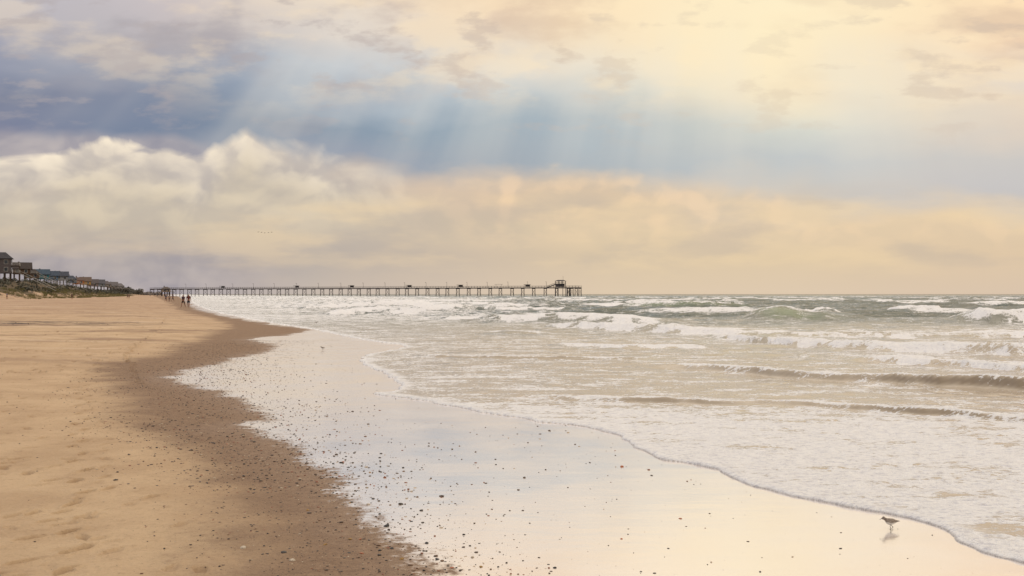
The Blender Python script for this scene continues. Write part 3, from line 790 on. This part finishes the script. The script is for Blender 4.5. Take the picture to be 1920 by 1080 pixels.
def peb_mesh(name,c,fl_=.5,shell=False):
    bm=bmesh.new(); bmesh.ops.create_icosphere(bm,subdivisions=3,radius=1)
    o3=random.random()*50
    for v in bm.verts:
        n_=float(fbm(np.array([v.co.x*1.3+o3]),np.array([v.co.y*1.3+v.co.z]),3,3)[0])
        v.co*=0.7+0.6*n_; v.co.z*=fl_
        if shell: v.co.z+=0.25*(1-v.co.x**2-v.co.y**2); v.co.z+=0.05*math.sin(math.atan2(v.co.y,v.co.x+1)*18)
    me=bpy.data.meshes.new(name); bm.to_mesh(me); bm.free()
    for f in me.polygons: f.use_smooth=True
    me.materials.append(simple(name+'_surface',lin(c),None,3,.45,.01)); return me
PM=[peb_mesh('pebble',(58,50,48)),peb_mesh('pebble',(84,66,54)),peb_mesh('pebble',(46,44,46),.6),peb_mesh('pebble',(120,90,66))]
SM=[peb_mesh('seashell',(190,110,70),.3,True),peb_mesh('seashell',(205,190,170),.3,True),peb_mesh('seashell',(170,130,60),.3,True)]
big=[(752,945,.022,0,0),(725,986,.022,0,2),(828,930,.018,0,1),(790,957,.015,0,0),(657,1003,.016,1,2),(676,1003,.013,1,0),(1166,875,.022,1,0),(640,972,.016,0,1),(549,1043,.02,1,1),(533,1028,.018,0,0),(457,1020,.02,1,1),(1275,972,.012,1,0),(980,957,.010,0,1),(870,1002,.012,0,0),(800,1018,.014,0,2),(893,1035,.012,0,1),(1040,1064,.012,0,2),(700,935,.014,0,0),(820,1048,.014,0,2),(610,1013,.014,1,2),(612,1060,.013,0,1),(735,1028,.013,0,2),(580,955,.016,0,1),(640,862,.018,0,0),(625,864,.014,0,2),(1165,1010,.009,1,0),(990,830,.012,0,1),(660,935,.014,0,0),(70,885,.014,0,2),(415,780,.016,0,2)]
for _ in range(90):
    yp=random.uniform(770,1070); xb=np.interp(yp,[770,850,900,972,1030,1080],[470,570,645,700,775,810]); big.append((xb+random.gauss(10,70),yp,random.uniform(.006,.015),random.random()<.22,random.randrange(4)))
for (px,py,s_,sh_,ix) in big:
    X,Yd=P2W(px,py,.03 if px<700 else 0); z0=gz(X,Yd)
    me=SM[ix%3] if sh_ else PM[ix%4]
    ob=bpy.data.objects.new('seashell' if sh_ else 'pebble',me); COL.objects.link(ob)
    ob.location=(X,Yd,z0+s_*.15); ob.scale=(s_*random.uniform(.8,1.5),s_,s_*random.uniform(.7,1)); ob.rotation_euler=(random.uniform(-.2,.2),random.uniform(-.2,.2),random.uniform(0,6.28))
    if sh_: tag(ob,['orange-brown seashell lying on wet sand','pale worn seashell lying on the sand','ochre broken seashell lying on the sand'][ix%3],'shell','seashells on the beach')
    else: tag(ob,['dark grey pebble half buried in wet sand','brown pebble resting on damp sand','black pebble half buried in damp sand','tan pebble resting on damp sand'][ix%4],'pebble','pebbles on the beach')

# ------------------------------------------------------------ sky (world)
DIM='2D'
w=bpy.data.worlds.new('World'); scene.world=w; w.use_nodes=True; t=w.node_tree; t.nodes.clear()
try: w.cycles.sampling_method='NONE'
except Exception as ex: print(ex)
wo=t.nodes.new('ShaderNodeOutputWorld')
SUN_AZ=math.radians(16); SUN_EL=math.radians(50)
sk=t.nodes.new('ShaderNodeTexSky'); sk.sky_type='NISHITA'; sk.sun_disc=False; sk.sun_elevation=SUN_EL; sk.sun_rotation=SUN_AZ; sk.dust_density=2
tc=t.nodes.new('ShaderNodeTexCoord'); x,y,z=sep(t,S(t,tc.outputs['Generated']))
az=M(t,'ARCTAN2',x,y); el=M(t,'ARCSINE',M(t,'MINIMUM',M(t,'MAXIMUM',z,-.03),.985))
U=az*2020.0+960.0
Vv=552.0-1867.0*M(t,'TANGENT',el)/M(t,'MAXIMUM',M(t,'COSINE',az),0.6)
Vc=M(t,'MAXIMUM',Vv,-4000.0)
def nz(sx_,sy_,ox=0,detail=5,rough=.55,dist=0):
    return noise(t,vec(t,U*sx_+ox,Vc*sy_+ox*1.7),1.0,detail,rough,dist)
w1=nz(.0035,.008,3,4,.5); w2=nz(.003,.006,9,4,.5)
Uw=U+(w2-.5)*280.0; Vw=Vc+(w1-.5)*110.0*sstep(t,540,400,Vc)
rowsV=[-250,0,60,120,180,240,300,360,420,480,545]
tab={0:[(230,228,228),(190,187,194),(178,176,185),(142,148,168),(106,117,146),(116,122,150),(186,178,177),(205,190,168),(200,186,166),(168,159,158),(170,159,160)],
300:[(234,230,226),(202,192,192),(190,183,184),(166,169,180),(134,143,163),(122,136,158),(156,158,169),(205,190,170),(202,188,168),(172,164,162),(180,167,162)],
600:[(242,234,224),(236,220,200),(224,214,204),(194,200,206),(164,176,189),(134,150,168),(150,158,173),(206,189,172),(204,189,170),(186,175,166),(196,183,172)],
900:[(246,237,220),(243,216,186),(230,212,192),(218,215,210),(184,194,201),(150,168,182),(160,170,180),(228,200,174),(220,200,170),(208,190,168),(214,195,174)],
1200:[(249,238,220),(254,228,190),(249,226,193),(240,226,204),(212,212,206),(170,184,194),(172,181,188),(232,204,172),(227,205,172),(220,199,167),(222,201,174)],
1500:[(251,240,220),(255,238,202),(255,236,198),(254,232,196),(240,228,204),(208,212,207),(188,195,200),(208,200,190),(230,207,174),(223,201,168),(222,201,175)],
1900:[(250,238,218),(255,226,186),(247,216,184),(224,213,203),(235,218,196),(222,208,193),(204,200,196),(200,197,196),(229,205,172),(223,199,168),(218,196,172)]}
tt=(Vw+250.0)/800.0
keys=sorted(tab); colr=None
for i,k_ in enumerate(keys):
    c=ramp(t,tt,[((v+250)/800,lin(q)) for v,q in zip(rowsV,tab[k_])])
    if colr is None: colr=c
    else: colr=mixc(t,sstep(t,keys[i-1],k_,Uw,kind='LINEAR'),colr,c)
gap=sstep(t,330,250,Vw)*sstep(t,80,190,Vw)*sstep(t,1500,300,U)*0.05
nis=scalec(t,S(t,sk.outputs[0]),0.06)
colr=mixc(t,gap,colr,nis)
# high broken clouds
hi=nz(.0034,.0088,21,6,.52,.0)
side=sstep(t,400,1100,U)
hm=sstep(t,.46,.66,hi)*sstep(t,250,50,Vc)
colr=mixc(t,hm*0.62,colr,mixc(t,side,lin((164,158,164)),lin((216,188,164))))
hi2=nz(.0040,.0110,33,6,.54,.0)
hm2=sstep(t,.48,.65,hi2)*sstep(t,250,100,Vc)*sstep(t,100,1500,U,0.45,.95)
colr=mixc(t,hm2*0.65,colr,lin((255,231,194)))
hi3=nz(.0064,.018,45,6,.56,.0)
hm3=sstep(t,.55,.68,hi3)*sstep(t,320,140,Vc)
colr=mixc(t,hm3*0.50,colr,mixc(t,side,lin((178,168,168)),lin((200,180,166))))
gx=(U-1440.0)/330.0; gy=(Vc-50.0)/190.0
glow=M(t,'EXPONENT',(gx*gx+gy*gy)*-1.0)
colr=mixc(t,glow*0.62,colr,lin((255,240,202)))
# crepuscular rays
th=M(t,'ARCTAN2',U-1430.0,Vc+1100.0)
rn=noise(t,vec(t,th*9.0,2.0),1.0,3,.5)
ry=sstep(t,.34,.70,rn)*sstep(t,-20,170,Vc)*sstep(t,420,200,Vc)*sstep(t,-300,600,U)*sstep(t,2000,1700,U)
colr=mixc(t,ry*0.25,colr,lin((238,231,216)))
# ---- cumulus banks
def billow(ou,ov,fine=True):
    uu=U+ou; vv=Vc+ov
    pw=noise(t,vec(t,uu*.006,vv*.008),1.0,3,.5); pw2=noise(t,vec(t,uu*.006+40.0,vv*.008),1.0,3,.5)
    pp=vec(t,uu*.0082+(pw-.5)*1.2,vv*.0118+(pw2-.5)*1.2)
    a=voro(t,pp,1.0,'SMOOTH_F1',0,.7); b=voro(t,pp,2.5,'SMOOTH_F1',0,.7)
    f=noise(t,pp,2.2,4,.5)
    return 1.0-(a*.52+b*.26)+(f-.5)*.42
b0=billow(0.0,0.0); b1=billow(28.0,-24.0)
sh_=(b0-b1)
top=fcurve(t,U,[(-1200,260),(-400,300),(0,296),(60,298),(120,274),(190,264),(270,276),(345,298),(390,264),(435,238),(480,254),(560,276),(620,294),(700,304),(770,324),(840,348),(1000,420),(1500,520)])
dv=Vc-top+(b0-.72)*60.0
soft=sstep(t,300,850,U,15,80)
cm=M(t,'MULTIPLY',M(t,'DIVIDE',dv+6.0,soft,clamp=True),sstep(t,900,560,U))
lit=sstep(t,-.26,.30,sh_)
big_=nz(.0040,.0080,60,4,.48)
rim=sstep(t,46,0,dv)
cc=mixc(t,lit*.75+rim*.28,lin((190,181,175)),lin((249,234,211)))
deep=sstep(t,10,115,dv)
body=mixc(t,sstep(t,.32,.68,big_*.8+lit*.2),lin((194,183,168)),lin((218,203,178)))
cc=mixc(t,deep*0.88,cc,body)
cc=mixc(t,sstep(t,360,490,Vc),cc,colr)
dv2=Vc-fcurve(t,U,[(-900,200),(0,228),(150,236),(260,232),(330,250),(420,285),(640,300),(900,310)])+(big_-.5)*70.0+(b1-.72)*40.0
c2=sstep(t,0,36,dv2)*sstep(t,600,260,U)
colr=mixc(t,c2*0.72,colr,mixc(t,lit,lin((158,153,162)),lin((192,182,180))))
colr=mixc(t,cm*sstep(t,530,410,Vc),colr,cc)
dv3=Vc-fcurve(t,U,[(700,320),(850,308),(1100,305),(1300,325),(1480,350),(1620,400),(1760,395),(1920,410),(2600,380)])+(b0-.72)*60.0
c3=sstep(t,0,46,dv3)*sstep(t,650,950,U)*sstep(t,500,360,Vc)
colr=mixc(t,c3*0.60,colr,mixc(t,sstep(t,.25,.75,lit*.35+nz(.0036,.010,71,5,.52)*.65),lin((208,190,166)),lin((248,216,177))))
st_=nz(.0028,.012,80,5,.52)
colr=mixc(t,sstep(t,.44,.66,st_)*sstep(t,330,400,Vc)*sstep(t,545,470,Vc)*sstep(t,-100,700,U,.4,1)*0.5,colr,lin((240,214,174)))
st2=nz(.0034,.011,90,5,.52)
colr=mixc(t,sstep(t,.46,.66,st2)*sstep(t,330,400,Vc)*sstep(t,545,470,Vc)*0.38,colr,lin((186,175,165)))
boost=sstep(t,-150,-2200,Vc,1.0,1.28)  # unseen sky above the frame brightened to add light on the sand
colr=scalec(t,colr,boost)
bg=t.nodes.new('ShaderNodeBackground'); put(t,bg.inputs[0],colr); bg.inputs[1].default_value=1.0
t.links.new(bg.outputs[0],wo.inputs[0])

sun=bpy.data.lights.new('sun','SUN'); sun.energy=0.5; sun.angle=math.radians(55); sun.color=(1,.9,.76)
so=bpy.data.objects.new('sun',sun); COL.objects.link(so)
dv_=Vector((math.sin(SUN_AZ)*math.cos(SUN_EL),math.cos(SUN_AZ)*math.cos(SUN_EL),math.sin(SUN_EL)))
so.rotation_euler=dv_.to_track_quat('Z','Y').to_euler()

cam=bpy.data.cameras.new('camera'); cam.lens=35; cam.sensor_width=36; cam.clip_end=80000; cam.clip_start=.1
co=bpy.data.objects.new('camera',cam); COL.objects.link(co); co.location=(0,0,H)
co.rotation_euler=(math.radians(90)+math.atan(12/F),0,0); scene.camera=co
scene.view_settings.view_transform='Standard'; scene.view_settings.look='None'; scene.view_settings.exposure=0
